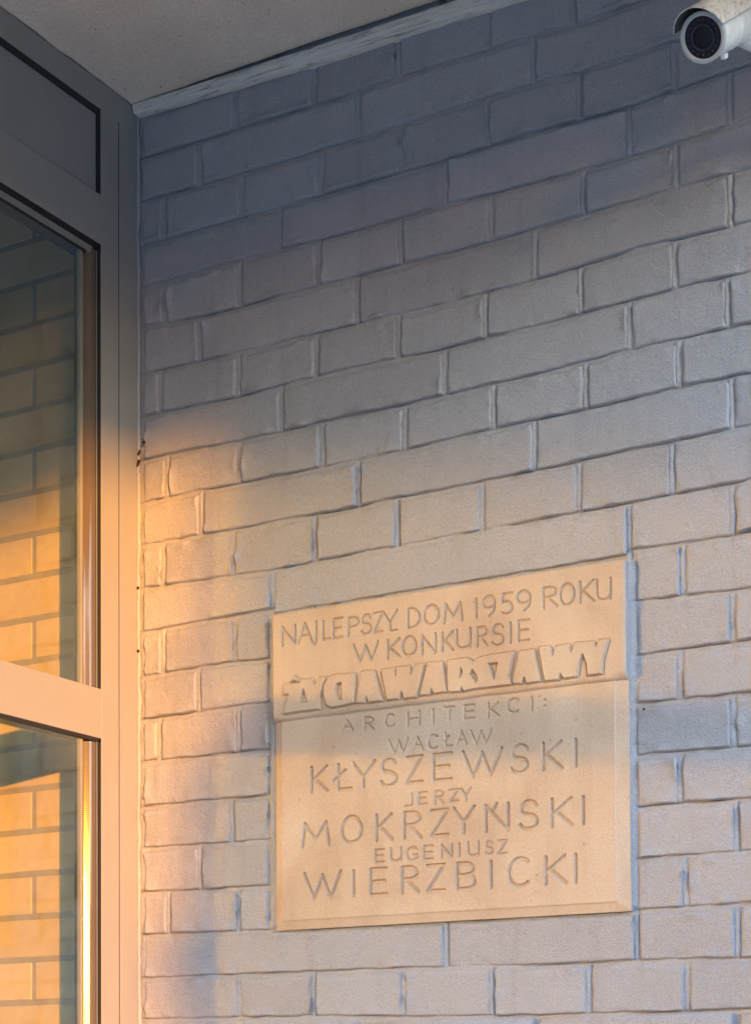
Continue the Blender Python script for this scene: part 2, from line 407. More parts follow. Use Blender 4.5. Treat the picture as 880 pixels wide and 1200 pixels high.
def far_bricks():
    V, Fq = [], []
    def add(a, b, k, seed):
        r = random.Random(seed)
        zt = float(Z0 - PITCH * (k - 1)) - .005; zl = float(Z0 - PITCH * k) + .004
        y0, y1, y2 = MORT + .004, -.0025 + r.uniform(-.001, .001), -.004
        i = len(V); e = .004; a += .006; b -= .006
        for (x0, x1, z0_, z1_, y) in ((a, b, zl, zt, y0), (a + .001, b - .001, zl + .001, zt - .001, y1), (a + e, b - e, zl + e, zt - e, y2)):
            V.extend([(x0, y, z0_), (x1, y, z0_), (x1, y, z1_), (x0, y, z1_)])
        for q in (0, 4):
            for j in range(4): Fq.append((i + q + j, i + q + (j + 1) % 4, i + q + 4 + (j + 1) % 4, i + q + 4 + j))
        Fq.append((i + 8, i + 9, i + 10, i + 11))
    for k in range(-36, 44):
        ustart = 0.004
        if 0 <= k <= 20: ustart = 1.29 if k % 2 == 0 else 1.37
        elif k < 0 and k >= -4: ustart = 0.004
        js = [ustart]
        if k % 2 == 0:
            x = 0.052 if ustart < .1 else ustart + .155
            while x < 6.9: js.append(x); x += .155
        else:
            x = ({1: .128, 3: .29}[k % 4]) if ustart < .1 else ustart + .31
            while x < 6.9: js.append(x); x += .31
        for i in range(len(js) - 1): add(js[i], js[i + 1], k, k * 997 + i)
    me = bpy.data.meshes.new('far_bricks'); me.from_pydata(V, [], Fq)
    o = link('far_bricks', me, M_PAINT, None, True); adopt(o, wall); o['kind'] = 'stuff'
far_bricks()
def mortar():
    xs = np.arange(-0.002, 1.42, .0026); zs = np.arange(1.58, 3.31, .0021)
    U, Z = np.meshgrid(xs, zs)
    Y = MORT + fbm(U * 45, Z * 45, 41, 3) * .0012 + fbm(U * 12, Z * 12, 42, 2) * .0008
    inx = np.clip(np.minimum(U - (PL_L - .002), (PL_R + .004) - U) / .006, 0, 1); inz = np.clip(np.minimum(Z - 1.853, 2.372 - Z) / .006, 0, 1)
    plain = inx * inz * (U > .2)
    # a crevice under the lower edge of every course, and tooled ridges in the upright joints
    bed = np.zeros(U.shape)
    for k in range(0, 21):
        zc = zb(k, xs)[None, :] + .0016 + fbm(U * 60, Z * 0 + k, 44, 2) * .0010
        stren = np.clip(.75 + fbm(xs * 11, xs * 0 + k * 2.7, 45, 3) * 1.3, .1, 1.2)[None, :]
        bed = np.maximum(bed, np.exp(-((Z - zc) / .0014) ** 2) * stren * .0055)
        top, bot = zb(k - 1, xs)[None, :], zb(k, xs)[None, :]
        inrow = (Z < top - .002) & (Z > bot + .002)
        for i, x in enumerate(ROWS[k]):
            q = ((k * 7 + i * 3) % 5) / 5
            g = min(1.0, max(0.0, (x - .40) / .40)) * (.6 + .5 * q)
            xx = x + fbm(Z * 40, Z * 0 + i, 46, 2) * .0016
            wob_ = fbm(Z * 90, Z * 0 + i * 1.3 + k, 47, 2) * .0014 + fbm(U * 60, Z * 70, 48, 3) * .0014
            Y = Y - np.exp(-(np.abs(U - (xx + .0004)) / .0040) ** 3) * ((.0036 * g + .0004) * np.clip(.15 + (Z - 2.0) * .85, .15, 1) + wob_) * inrow
            bed = np.maximum(bed, np.exp(-((U - (xx + .0046)) / .0013) ** 2) * .0052 * (.55 + .7 * q) * inrow)
    Y = Y + bed * (1 - plain) - .0035 * plain
    me, _ = grid_mesh('mortar', np.stack([U, Y, Z], -1))
    adopt(link('mortar', me, M_PAINT), wall)
    boxes('far_mortar', [((1.42, MORT + .001, 0), (6.95, .03, 6.1)), ((-0.002, MORT + .001, 0), (1.42, .03, 1.58)), ((-0.002, MORT + .001, 3.305), (1.42, .03, 6.1))], M_PAINT, wall)
mortar()
def scabs():
    # bare spots where paint has flaked, beside the frame
    r = random.Random(4)
    for (u, z, w, h, t) in ((.006, 2.690, .0035, .0075, .4), (.016, 2.706, .004, .005, .9), (.004, 2.672, .003, .011, .25), (.003, 2.455, .004, .004, 0), (.003, 2.345, .0035, .004, .2), (.925, 2.145, .003, .003, 0)):
        bm = bmesh.new(); vs = []
        for i in range(9):
            a = i / 9 * 2 * math.pi; q = r.uniform(.55, 1.1)
            x = math.cos(a) * w * q * .75; y = math.sin(a) * h * q * .75
            vs.append(bm.verts.new((u + x * math.cos(t) + y * math.sin(t), -.0058, z - x * math.sin(t) + y * math.cos(t))))
        fc = bm.faces.new(vs)
        ex = bmesh.ops.extrude_face_region(bm, geom=[fc])
        for v in ex['geom']:
            if isinstance(v, bmesh.types.BMVert): v.co.y += .0022
        bmesh.ops.recalc_face_normals(bm, faces=bm.faces)
        me = bpy.data.meshes.new('paint_flake'); bm.to_mesh(me); bm.free()
        adopt(link('paint_flake', me, M_CHIP), wall)
scabs()
def caulk():
    zs = np.arange(1.55, 3.30, .004); ts = np.linspace(0, 1, 7)
    T, Z = np.meshgrid(ts, zs)
    wdt = .004 + fbm(Z * 0, Z * 30, 51) * .004
    X = T * wdt + .0002
    Y = -.0030 + T ** 2 * .003 - np.sin(T * math.pi) * .0008 + fbm(T * 3, Z * 80, 52) * .0009
    me, _ = grid_mesh('caulk_bead', np.stack([X, Y, Z], -1))
    adopt(link('caulk_bead', me, M_PAINT), wall)
caulk()

# ------------------------------------------------------------------ the brick wall seen inside, through the panes
def inner_wall():
    w = empty('interior_brick_wall', (-2.0, 0.0, 0.12), 'cream brick wall with grey joints seen through the window panes', 'wall')
    box('mortar', (-4.6, .0022, .12), (-.06, .02, 3.42), M_MORTAR_IN, w)
    prot = {}
    def bm_brick(l, h):
        key = (round(l, 4),)
        if key in prot: return prot[key]
        bm = bmesh.new(); box_bm(bm, (0, 0, 0), (l, .012, h), .0012, 1)
        me = bpy.data.meshes.new('brick'); bm.to_mesh(me); bm.free(); me.materials.append(M_BRICK_IN); prot[key] = me; return me
    r = random.Random(9); V = []
    for n in range(-3, 40):
        zt = 3.1205 - .0763 * n - .0052; h = .0763 - .0104
        odd = n % 2 == 1 or n % 2 == -1
        x = -.2335 if odd else -.2335 + .155
        js = [x + .31 * i for i in range(-14, 2)]
        for j in js:
            a, b = j + .0052, j + .31 - .0052
            b = min(b, -.062)
            if b - a < .02 or a < -4.55: continue
            if zt > 3.41 or zt - h < .13: continue
            if a > -1.0 and 1.45 < zt < 3.3:
                me = bm_brick(b - a, h)
                o = bpy.data.objects.new('brick', me); S.collection.objects.link(o)
                o.location = (a, r.uniform(-.0006, .0008), zt - h); adopt(o, w)
            else: V.append(((a, 0, zt - h), (b, .012, zt)))
    bm = bmesh.new()
    for a, b in V: box_bm(bm, a, b)
    me = bpy.data.meshes.new('far_bricks'); bm.to_mesh(me); bm.free()
    o = link('far_bricks', me, M_BRICK_IN); adopt(o, w); o['kind'] = 'stuff'
inner_wall()

# ------------------------------------------------------------------ glazed entrance screen
def screen():
    t = empty('glazed_entrance_screen', (0, -1.35, 0.0), 'grey metal framed glazed screen meeting the brick wall at the corner', 'window')
    D = -.058
    box('outer_jamb', (0.0, -.0518, 0), (D, .002, 3.2955), M_FRAME, t, .0012)
    box('inner_jamb', (0.0005, -.1005, 0), (D, -.0542, 3.2480), M_FRAME, t, .0012)
    box('seam_gasket', (-.0004, -.0541, 0), (D, -.0518, 3.248), M_RUBBER, t)
    e = -.1006
    box('top_rail', (0, -2.60, 3.2482), (D, -.0519, 3.2955), M_FRAME, t, .001)
    box('mullion', (0, -1.42, 0), (D, -1.33, 3.2480), M_FRAME, t, .0012)
    box('end_jamb', (0, -2.74, 0), (D, -2.60, 3.2955), M_FRAME, t, .0012)
    for y0, y1 in ((-1.3295, -.1009), (-2.5995, -1.4205)):
        box('panel_rail', (0.0, y0, 3.0165), (D, y1, 3.1010), M_FRAME, t, .001)
        box('transom', (0.0, y0, 2.1785), (D, y1, 2.2620), M_FRAME, t, .001)
        box('mid_rail', (0.0, y0, 1.14), (D, y1, 1.22), M_FRAME, t, .001)
        box('bottom_rail', (0.0, y0, 0.02), (D, y1, .22), M_FRAME, t, .001)
        box('infill_panel', (-.004, y0 + .0002, 3.1032), (-.03, y1 - .0088, 3.2370), M_PANEL, t, .0008)
        box('gasket', (-.0012, y0, 3.2372), (-.05, y1, 3.2480), M_RUBBER, t)
        box('gasket', (-.0012, y1 - .0086, 3.1012), (-.05, y1, 3.2371), M_RUBBER, t)
        box('gasket', (-.0030, y0, 3.1011), (-.05, y1 - .0087, 3.1030), M_RUBBER, t)
    for (z0, z1, topgap) in ((2.2622, 3.0163, True), (1.2202, 2.1783, False), (.2202, 1.1398, False)):
        for side, (y0, y1) in enumerate(((-1.3295, -.1009), (-2.5995, -1.4205))):
            yb = y1 - .0495
            zt = z1 - (.026 if topgap else .006)
            bm = bmesh.new(); box_bm(bm, (-.0105, y0 + .01, z0 + .001), (-.0045, yb + .001, zt))
            me = bpy.data.meshes.new('glass_pane'); bm.to_mesh(me); bm.free()
            me.materials.append(M_GLASS); me.materials.append(M_GLASSB)
            for p in me.polygons: p.material_index = 0 if p.normal.x > .5 else 1
            adopt(link('glass_pane', me), t)
            # edge of the pane towards the corner: black gap, bead, ribbed spacer strip, bright rounded strip
            box('gasket', (-.0012, y1 - .0055, z0), (-.03, y1, z1), M_RUBBER, t)
            box('glazing_bead', (-.0035, y1 - .0088, z0 + .0005), (-.03, y1 - .0057, z1 - (.012 if topgap else .002)), M_BEAD, t, .0008)
            zs = np.arange(z0 + .001, z1 - (.013 if topgap else .007), .0006 if side == 0 else .05); th = np.linspace(-.5, .5, 11) * math.pi
            fx = np.array([-.030, -.0152, -.0122, -.0091, -.0061, -.0032, -.0028, -.0026, -.0030, -.030]); fy = np.array([-.0336, -.0334, -.03045, -.02760, -.02490, -.0223, -.0190, -.0130, -.0092, -.0090])
            I, Zg = np.meshgrid(np.arange(10), zs)
            wv_ = np.sin(Zg / .0034 * 2 * math.pi) * .000006
            me, _ = grid_mesh('ribbed_spacer', np.stack([fx[I] + wv_, y1 + fy[I] - wv_, Zg], -1))
            me.polygons.foreach_set('use_smooth', [True] * len(me.polygons))
            adopt(link('ribbed_spacer', me, M_RIB), t)
            # rounded strip
            bm = bmesh.new(); prof = []
            for i in range(13):
                a = -math.pi * .5 + math.pi * i / 12
                prof.append((-.0125 + math.cos(a) * .0065, y1 - .0428 + math.sin(a) * .0064))
            lo_ = [bm.verts.new((x, y, z0 + .001)) for x, y in prof]; hi_ = [bm.verts.new((x, y, z1 - (.022 if topgap else .003))) for x, y in prof]
            for i in range(12):
                f = bm.faces.new((lo_[i], lo_[i + 1], hi_[i + 1], hi_[i])); f.smooth = True
            bm.faces.new((lo_[0], hi_[0], hi_[-1], lo_[-1]))
            bmesh.ops.recalc_face_normals(bm, faces=bm.faces)
            me = bpy.data.meshes.new('rounded_spacer'); bm.to_mesh(me); bm.free()
            adopt(link('rounded_spacer', me, M_SPACER), t)
            if topgap:
                box('top_gasket', (-.0012, y0, z1 - .0098), (-.03, y1, z1), M_RUBBER, t)
                box('top_bead', (-.0035, y0, z1 - .0225), (-.03, y1 - .0177, z1 - .0100), M_BEAD, t, .0008)
                box('top_gasket', (-.0030, y0, z1 - .0262), (-.03, y1 - .036, z1 - .0227), M_RUBBER, t)
            else:
                box('top_gasket', (-.0012, y0, z1 - .0060), (-.03, y1, z1), M_RUBBER, t)
screen()

# ------------------------------------------------------------------ moulding under the soffit
def moulding():
    xs = np.concatenate([np.arange(0.002, 1.2, .004), np.arange(1.2,1.5,.02)])
    prof = [(0.004, 0.0), (-.006, 0.0), (-.015, .001), (-.0165, .004), (-.0155, .009), (-.0175, .0115), (-.0185, .015), (-.0175, .019), (-.0195, .022), (-.018, .0255), (-.010, .0265), (.004, .0265)]
    zlow = np.interp(xs, [0, .4, .75, 3], [3.2805, 3.2635, 3.2600, 3.2600])
    hh = np.interp(xs, [0, .4, 3], [.52, .92, .92])
    P = np.zeros((len(prof), len(xs), 3))
    for i, (y, z) in enumerate(prof):
        P[i, :, 0] = xs
        P[i, :, 1] = y + (fbm(xs * 35, xs * 0 + i * 1.7, 61) * .0022 if 0 < i < len(prof) - 1 else 0) + (vnoise(xs * 120, xs * 0 + i * 2.3, 62) * .001 if 0 < i < 11 else 0)
        P[i, :, 2] = zlow + z * hh + fbm(xs * 20, xs * 0 + i, 63) * .0014
    me, _ = grid_mesh('plaster_moulding', P)
    o = link('plaster_moulding', me, M_TRIM)
    tag(o, 'chipped pale moulding strip running along the top of the brick wall under the soffit', 'moulding')
moulding()

# ------------------------------------------------------------------ stone plaque
LETTERS=[('s','N',0.3051,0.3298,2.3444,2.3145),('s','A',0.3354,0.3622,2.345,2.3137),('s','J',0.3632,0.3711,2.3445,2.3086),('s','L',0.3832,0.3963,2.3437,2.3142),('s','E',0.4022,0.4188,2.3444,2.3135),('s','P',0.4301,0.4485,2.3425,2.3135),('s','S',0.4541,0.4723,2.3439,2.3133),('s','Z',0.4766,0.4926,2.3438,2.3132),('s','Y',0.4946,0.5189,2.3436,2.3132),('s','-',0.5088,0.518,2.3123,2.3112),('s','D',0.5388,0.5595,2.3424,2.3117),('s','O',0.5677,0.5933,2.3427,2.3127),('s','M',0.6026,0.6339,2.3406,2.3123),('s','1',0.6549,0.6592,2.3418,2.313),('s','9',0.6688,0.6905,2.3431,2.3118),('s','5',0.7004,0.7201,2.3424,2.3112),('s','9',0.7268,0.7501,2.3428,2.3118),('s','R',0.7711,0.7939,2.3419,2.312),('s','O',0.7985,0.8213,2.3433,2.3118),('s','K',0.8298,0.8532,2.3431,2.3118),('s','U',0.8577,0.8791,2.3417,2.3116),('s','W',0.4395,0.4837,2.298,2.2701),('s','K',0.501,0.5247,2.2982,2.2687),('s','O',0.529,0.5531,2.2982,2.2689),('s','N',0.5636,0.587,2.2973,2.2674),('s','K',0.5982,0.6185,2.2971,2.2682),('s','U',0.6243,0.6474,2.2978,2.269),('s','R',0.6595,0.6771,2.2971,2.2676),('s','S',0.6842,0.7046,2.2973,2.2661),('s','I',0.7154,0.7161,2.2971,2.2669),('s','E',0.7294,0.7468,2.2977,2.2669),('t','A',0.4117,0.4332,2.1808,2.1634),('t','R',0.4547,0.471,2.1809,2.1614),('t','C',0.4928,0.509,2.1814,2.1618),('t','H',0.5333,0.5542,2.1806,2.1598),('t','I',0.5784,0.5792,2.1805,2.1598),('t','T',0.5979,0.6155,2.1812,2.1606),('t','E',0.633,0.6505,2.1808,2.1605),('t','K',0.6732,0.6915,2.18,2.1591),('t','C',0.7072,0.7255,2.1823,2.1614),('t','I',0.7472,0.7479,2.181,2.1611),('t','-',0.7684,0.7698,2.1751,2.1746),('t','-',0.7683,0.7697,2.1661,2.1656),('t','W',0.4992,0.5335,2.1408,2.1199),('t','A',0.5417,0.56,2.1404,2.1202),('t','C',0.5697,0.5864,2.1409,2.1197),('t','l',0.5972,0.6113,2.1416,2.1214),('t','A',0.6185,0.6362,2.1423,2.1213),('t','W',0.6432,0.6791,2.1411,2.12),('t','J',0.5266,0.5401,2.053,2.0337),('t','E',0.5521,0.5666,2.053,2.0348),('t','R',0.5809,0.5965,2.0527,2.0335),('t','Z',0.6071,0.6222,2.0524,2.0346),('t','Y',0.6271,0.6436,2.0527,2.0339),('t','E',0.4734,0.4895,1.9686,1.9492),('t','U',0.5018,0.5202,1.9697,1.9495),('t','G',0.5309,0.549,1.9683,1.9481),('t','E',0.5612,0.5768,1.9684,1.9483),('t','N',0.5923,0.61,1.9682,1.9493),('t','I',0.6228,0.6233,1.9688,1.9489),('t','U',0.6382,0.6557,1.9692,1.9483),('t','S',0.6673,0.6801,1.9683,1.9487),('t','Z',0.6892,0.704,1.9677,1.9481),('b','K',0.3539,0.386,2.1102,2.0708),('b','l',0.4001,0.4305,2.1104,2.0703),('b','Y',0.4343,0.473,2.1101,2.0711),('b','S',0.4842,0.5139,2.1104,2.0695),('b','Z',0.5308,0.5585,2.1101,2.0699),('b','E',0.5789,0.6098,2.1097,2.0695),('b','W',0.63,0.6961,2.1093,2.07),('b','S',0.712,0.7415,2.1104,2.0692),('b','K',0.764,0.7963,2.1093,2.0695),('b','I',0.818,0.8186,2.1096,2.0701),('b','M',0.3378,0.388,2.0206,1.9837),('b','O',0.4124,0.4488,2.0253,1.984),('b','K',0.4749,0.5045,2.0237,1.9842),('b','R',0.5264,0.5566,2.0235,1.9831),('b','Z',0.5746,0.6032,2.0229,1.9838),('b','Y',0.6139,0.6492,2.0237,1.9849),('b','N',0.6689,0.7067,2.0233,1.9839),('b','/',0.6806,0.6886,2.0249,2.0163),('b','S',0.7259,0.7562,2.0242,1.9829),('b','K',0.7776,0.8119,2.0237,1.983),('b','I',0.8297,0.8302,2.0228,1.9834),('b','W',0.3413,0.4093,1.9397,1.8982),('b','I',0.433,0.4336,1.9382,1.8984),('b','E',0.4645,0.4942,1.9386,1.8978),('b','R',0.5219,0.5512,1.9377,1.8983),('b','Z',0.5669,0.5967,1.9378,1.8979),('b','B',0.6192,0.6495,1.9376,1.8979),('b','I',0.6764,0.677,1.9369,1.8977),('b','C',0.7072,0.741,1.9389,1.8968),('b','K',0.7667,0.8011,1.938,1.8974),('b','I',0.8167,0.8173,1.9377,1.8973)]
RAISED=[('ZY',[(0.3078,2.2011),(0.3193,2.2318),(0.3093,2.2323),(0.3094,2.2489),(0.342,2.2478),(0.3421,2.2536),(0.364,2.2514),(0.3691,2.2416),(0.3756,2.2518),(0.3918,2.2522),(0.3851,2.2402),(0.378,2.2213),(0.3779,2.2015),(0.3509,2.2016)],[[(0.3472,2.238),(0.338,2.2158),(0.3548,2.2155)]]),('dot',[(0.3225,2.253),(0.3304,2.2609),(0.3387,2.2548),(0.335,2.2504),(0.3303,2.2543),(0.3251,2.2511)],[]),('CI',[(0.3999,2.2534),(0.4429,2.252),(0.4421,2.2046),(0.4174,2.2021),(0.3997,2.2014),(0.39,2.2068),(0.3845,2.2249),(0.3858,2.2401),(0.3923,2.2492)],[[(0.41,2.2384),(0.4189,2.2396),(0.4193,2.2123),(0.4124,2.2131),(0.4079,2.2201),(0.4067,2.2301)]]),('A',[(0.4554,2.2527),(0.4779,2.2522),(0.4936,2.2019),(0.4676,2.2026),(0.4642,2.2127),(0.4621,2.2024),(0.4439,2.2039)],[]),('W',[(0.4913,2.2518),(0.5174,2.2516),(0.5184,2.238),(0.5202,2.2515),(0.5416,2.2519),(0.5462,2.2377),(0.5513,2.2517),(0.57,2.2519),(0.5543,2.2007),(0.5329,2.2014),(0.5283,2.2136),(0.5232,2.2013),(0.5022,2.2024)],[]),('A',[(0.5747,2.252),(0.5992,2.2515),(0.6089,2.2033),(0.5853,2.2028),(0.5818,2.2124),(0.5784,2.2019),(0.5606,2.2027)],[]),('RSZ',[(0.6093,2.2515),(0.6437,2.2516),(0.6542,2.2441),(0.6597,2.2489),(0.673,2.251),(0.7227,2.2519),(0.7141,2.2147),(0.7197,2.2023),(0.683,2.202),(0.6567,2.2026),(0.6379,2.2008),(0.6341,2.2076),(0.6311,2.2009),(0.6089,2.2032)],[[(0.6323,2.2379),(0.636,2.2314),(0.6314,2.2219)],[(0.6529,2.233),(0.6613,2.2213),(0.6607,2.213),(0.6567,2.2134),(0.6483,2.2252)],[(0.6802,2.2381),(0.6958,2.2381),(0.6898,2.2132)]]),('A',[(0.7318,2.2507),(0.7558,2.2508),(0.7661,2.2012),(0.7443,2.2009),(0.74,2.2108),(0.7358,2.2012),(0.7192,2.2034)],[]),('WY',[(0.764,2.2526),(0.7819,2.2522),(0.7873,2.238),(0.792,2.2509),(0.8135,2.251),(0.8176,2.2389),(0.8227,2.2517),(0.8534,2.2501),(0.857,2.2421),(0.8608,2.2515),(0.8768,2.2504),(0.8667,2.2236),(0.8652,2.2012),(0.8429,2.2011),(0.8419,2.2197),(0.8358,2.2343),(0.8295,2.2212),(0.8255,2.2013),(0.8042,2.201),(0.7997,2.2097),(0.7961,2.2001),(0.7738,2.2008)],[])]
def arc(cx, cy, rx, ry, a0, a1, n=14):
    return [(cx + rx * math.cos(rad(a0 + (a1 - a0) * i / n)), cy + ry * math.sin(rad(a0 + (a1 - a0) * i / n))) for i in range(n + 1)]
GLY = {
 'A': [[(0, 0), (.5, 1)], [(.5, 1), (1, 0)], [(.2, .36), (.8, .36)]],
 'B': [[(0, 0), (0, 1)], [(0, 1), (.5, 1)] , arc(.5, .77, .42, .23, 90, -90, 8), [(.5, .54), (0, .54)], arc(.55, .27, .45, .27, 90, -90, 8), [(.55, 0), (0, 0)], [(.5, .54), (.55, .54)]],
 'C': [arc(.56, .5, .56, .5, 48, 312, 20)],
 'D': [[(0, 0), (0, 1)], [(0, 1), (.25, 1)], arc(.25, .5, .75, .5, 90, -90, 16), [(.25, 0), (0, 0)]],
 'E': [[(0, 0), (0, 1)], [(0, 1), (1, 1)], [(0, .52), (.88, .52)], [(0, 0), (1, 0)]],
 'G': [arc(.55, .5, .55, .5, 50, 325, 20), [(1, .18), (1, .42)], [(1, .42), (.62, .42)]],
 'H': [[(0, 0), (0, 1)], [(1, 0), (1, 1)], [(0, .5), (1, .5)]],
 'I': [[(.5, 0), (.5, 1)]],
 'J': [[(1, 1), (1, .1)], [(1, .1), (.7, 0), (.1, 0)]],
 'K': [[(.05, 0), (.05, 1)], [(.05, .42), (.95, 1)], [(.25, .55), (1, 0)]],
 'L': [[(0, 1), (0, 0)], [(0, 0), (1, 0)]],
 'l': [[(.2, 1), (.2, 0)], [(.2, 0), (1, 0)], [(-.1, .36), (.62, .76)]],
 'M': [[(0, 0), (.1, 1)], [(.1, 1), (.5, .28)], [(.5, .28), (.9, 1)], [(.9, 1), (1, 0)]],
 'N': [[(0, 0), (0, 1)], [(0, 1), (1, 0)], [(1, 0), (1, 1)]],
 'O': [arc(.5, .5, .5, .5, 0, 360, 28)],
 'P': [[(0, 0), (0, 1)], [(0, 1), (.45, 1)], arc(.45, .74, .55, .26, 90, -90, 10), [(.45, .48), (0, .48)]],
 'R': [[(0, 0), (0, 1)], [(0, 1), (.45, 1)], arc(.45, .76, .47, .24, 90, -90, 10), [(.45, .52), (0, .52)], [(.3, .52), (1, 0)]],
 'S': [arc(.52, .75, .42, .25, 20, 230, 12) + arc(.48, .25, .47, .27, 65, -160, 14)],
 'T': [[(.5, 0), (.5, 1)], [(0, 1), (1, 1)]],
 'U': [[(0, 1), (0, .3)], arc(.5, .3, .5, .3, 180, 360, 12), [(1, 0), (1, 1)]],
 'W': [[(0, 1), (.27, 0)], [(.27, 0), (.5, .9)], [(.5, .9), (.73, 0)], [(.73, 0), (1, 1)]],
 'Y': [[(0, 1), (.48, .42)], [(1, 1), (.48, .42)], [(.48, .42), (.48, 0)]],
 'Z': [[(0, 1), (1, 1)], [(1, 1), (0, 0)], [(0, 0), (1, 0)]],
 '1': [[(.8, 0), (.8, 1)], [(.8, 1), (0, .82)]],
 '5': [[(.95, 1), (.2, 1)], [(.2, 1), (.12, .55)], [(.12, .55)] + arc(.45, .32, .5, .31, 100, -140, 14)],
 '9': [arc(.5, .70, .45, .30, 0, 360, 20), arc(.32, .55, .64, .55, 15, -72, 10)],
 '/': [[(.2, 0), (.8, 1)]], '-': [[(0, .5), (1, .5)]],
}
def plaque():
    t = empty('inscribed_stone_plaque', (0.6, -.004, 1.85), 'sandstone plaque with carved lettering and raised title set on the grey brick wall', 'plaque')
    UL, UR, ZL, ZT = .2845, .9018, 1.8505, 2.3672
    st = .00092
    us = np.arange(UL, UR + st / 2, st); zs = np.arange(ZL, ZT + st / 2, st)
    U, Z = np.meshgrid(us, zs)
    # faces
    up, lowf = -.0165, -.0100
    wv = fbm(U * 22, Z * 0, 71, 2) * .0008
    tt = np.clip((Z + wv - 2.1915) / .0110, 0, 1)
    Y = lowf + (up - lowf) * np.sqrt(np.clip(1 - (1 - tt) ** 2, 0, 1))
    # chamfers of the lower field: right, left, bottom
    rag = fbm(U * 60, Z * 60, 72, 2) * .0006
    cr = np.clip((U - (UR - .021) + rag) / .021, 0, 1); cl = np.clip((UL + .014 - U + rag) / .014, 0, 1)
    cb = np.clip((1.8655 - Z + rag) / (1.8655 - 1.8505), 0, 1)
    ch = np.maximum(np.maximum(cr * .0050 + np.clip(cr * 12, 0, 1) * .0010, cl * .0048 + np.clip(cl * 8, 0, 1) * .0008), cb * .0052 + np.clip(cb * 8, 0, 1) * .0012)
    Y = Y + ch * (1 - tt)
    # softened arrises of the upper block
    d = np.minimum(np.minimum(U - UL, UR - U), ZT - Z) + rag
    Y = Y + np.where(d < .004, .0035 * (1 - np.clip(d, 0, .004) / .004) ** 2, 0) * tt
    # raised title
    def sdf(poly):
        d2 = np.full(Us.shape, 1e9); ins = np.zeros(Us.shape, bool); n = len(poly)
        for i in range(n):
            ax, az = poly[i]; bx, bz = poly[(i + 1) % n]
            ex, ez = bx - ax, bz - az
            q = np.clip(((Us - ax) * ex + (Zs - az) * ez) / (ex * ex + ez * ez + 1e-12), 0, 1)
            d2 = np.minimum(d2, (Us - ax - q * ex) ** 2 + (Zs - az - q * ez) ** 2)
            c = ((az > Zs) != (bz > Zs)) & (Us < (bx - ax) * (Zs - az) / (bz - az + 1e-12) + ax)
            ins ^= c
        return np.where(ins, 1, -1) * np.sqrt(d2)
    raised = np.zeros(U.shape); rim = np.zeros(U.shape); rid0 = np.zeros(U.shape, int)
    for ri, (n, outer, holes) in enumerate(RAISED):
        a = np.array(outer); sl = (slice(max(0, int((a[:, 1].min() - .004 - ZL) / st)), int((a[:, 1].max() + .004 - ZL) / st) + 1), slice(max(0, int((a[:, 0].min() - .004 - UL) / st)), int((a[:, 0].max() + .004 - UL) / st) + 1))
        Us, Zs = U[sl], Z[sl]
        d = sdf(outer)
        for h in holes: d = np.minimum(d, -sdf(h))
        d = d + fbm(Us * 120, Zs * 120, 74, 2) * .0003
        rv = np.clip((d + .0002) / .0010, 0, 1)
        rid0[sl] = np.where(rv > raised[sl], ri + 1, rid0[sl])
        raised[sl] = np.maximum(raised[sl], rv)
        rim[sl] = np.maximum(rim[sl], np.exp(-((d + .0014) / .0009) ** 2))
    # a cut line round each raised letter
    # letters
    cut = np.zeros(U.shape); lid = np.zeros(U.shape, int); rid = np.zeros(U.shape, int)
    for li, (cls, chh, x0, x1, z1, z0) in enumerate(LETTERS):
        hw, dep = {'s': (.0023, .0042), 't': (.0021, .0038), 'b': (.0029, .0040)}[cls]
        if cls == 's' and chh == 'J': x1 -= .001
        for strk in GLY[chh]:
            pts = [(x0 + (x1 - x0) * a, z0 + (z1 - z0) * b) for a, b in strk]
            if len(pts) < 2: continue
            pa = np.array(pts)
            m = .005
            sl = (slice(max(0, int((pa[:, 1].min() - m - ZL) / st)), int((pa[:, 1].max() + m - ZL) / st) + 1), slice(max(0, int((pa[:, 0].min() - m - UL) / st)), int((pa[:, 0].max() + m - UL) / st) + 1))
            Us, Zs = U[sl], Z[sl]; dd = np.full(Us.shape, 1e9)
            for i in range(len(pts) - 1):
                ax, az = pts[i]; ex, ez = pts[i + 1][0] - ax, pts[i + 1][1] - az
                q = np.clip(((Us - ax) * ex + (Zs - az) * ez) / (ex * ex + ez * ez + 1e-12), 0, 1)
                dd = np.minimum(dd, np.hypot(Us - ax - q * ex, Zs - az - q * ez))
            dd = dd + fbm(Us * 150, Zs * 150, 75, 2) * .0004
            if cls == 'b': c = np.clip((hw - dd) / .0010, 0, 1) * dep
            else: c = np.clip((hw - dd) / hw, 0, 1) ** .8 * dep
            lid[sl] = np.where(c > cut[sl], li + 1, lid[sl])
            cut[sl] = np.maximum(cut[sl], c)
    Y = Y - raised * .0050 + cut + rim * .0022 + fbm(U * 9, Z * 9, 76, 3) * .0010 + fbm(U * 90, Z * 90, 77, 2) * .00022
    P = np.stack([U, Y, Z], -1)
    # smooth normals for the whole face, shared by the pieces it is divided into
    du = np.gradient(P, axis=1); dz = np.gradient(P, axis=0)
    nrm = np.cross(du, dz); nrm /= np.linalg.norm(nrm, axis=-1, keepdims=True)
    q = lambda A: (A[:-1, :-1] + A[1:, :-1] + A[:-1, 1:] + A[1:, 1:]) / 4
    rq, cq, tq, chq = q(raised), q(cut), q(tt), q(ch)
    m_raised = rq > .02
    m_cut = (cq > .00005) & ~m_raised
    rest = ~(m_raised | m_cut)
    m_upper = rest & (tq > .98); m_ledge = rest & (tq <= .98) & (tq > .02)
    m_low = rest & (tq <= .02) & (chq < .0001); m_ch = rest & (tq <= .02) & (chq >= .0001)
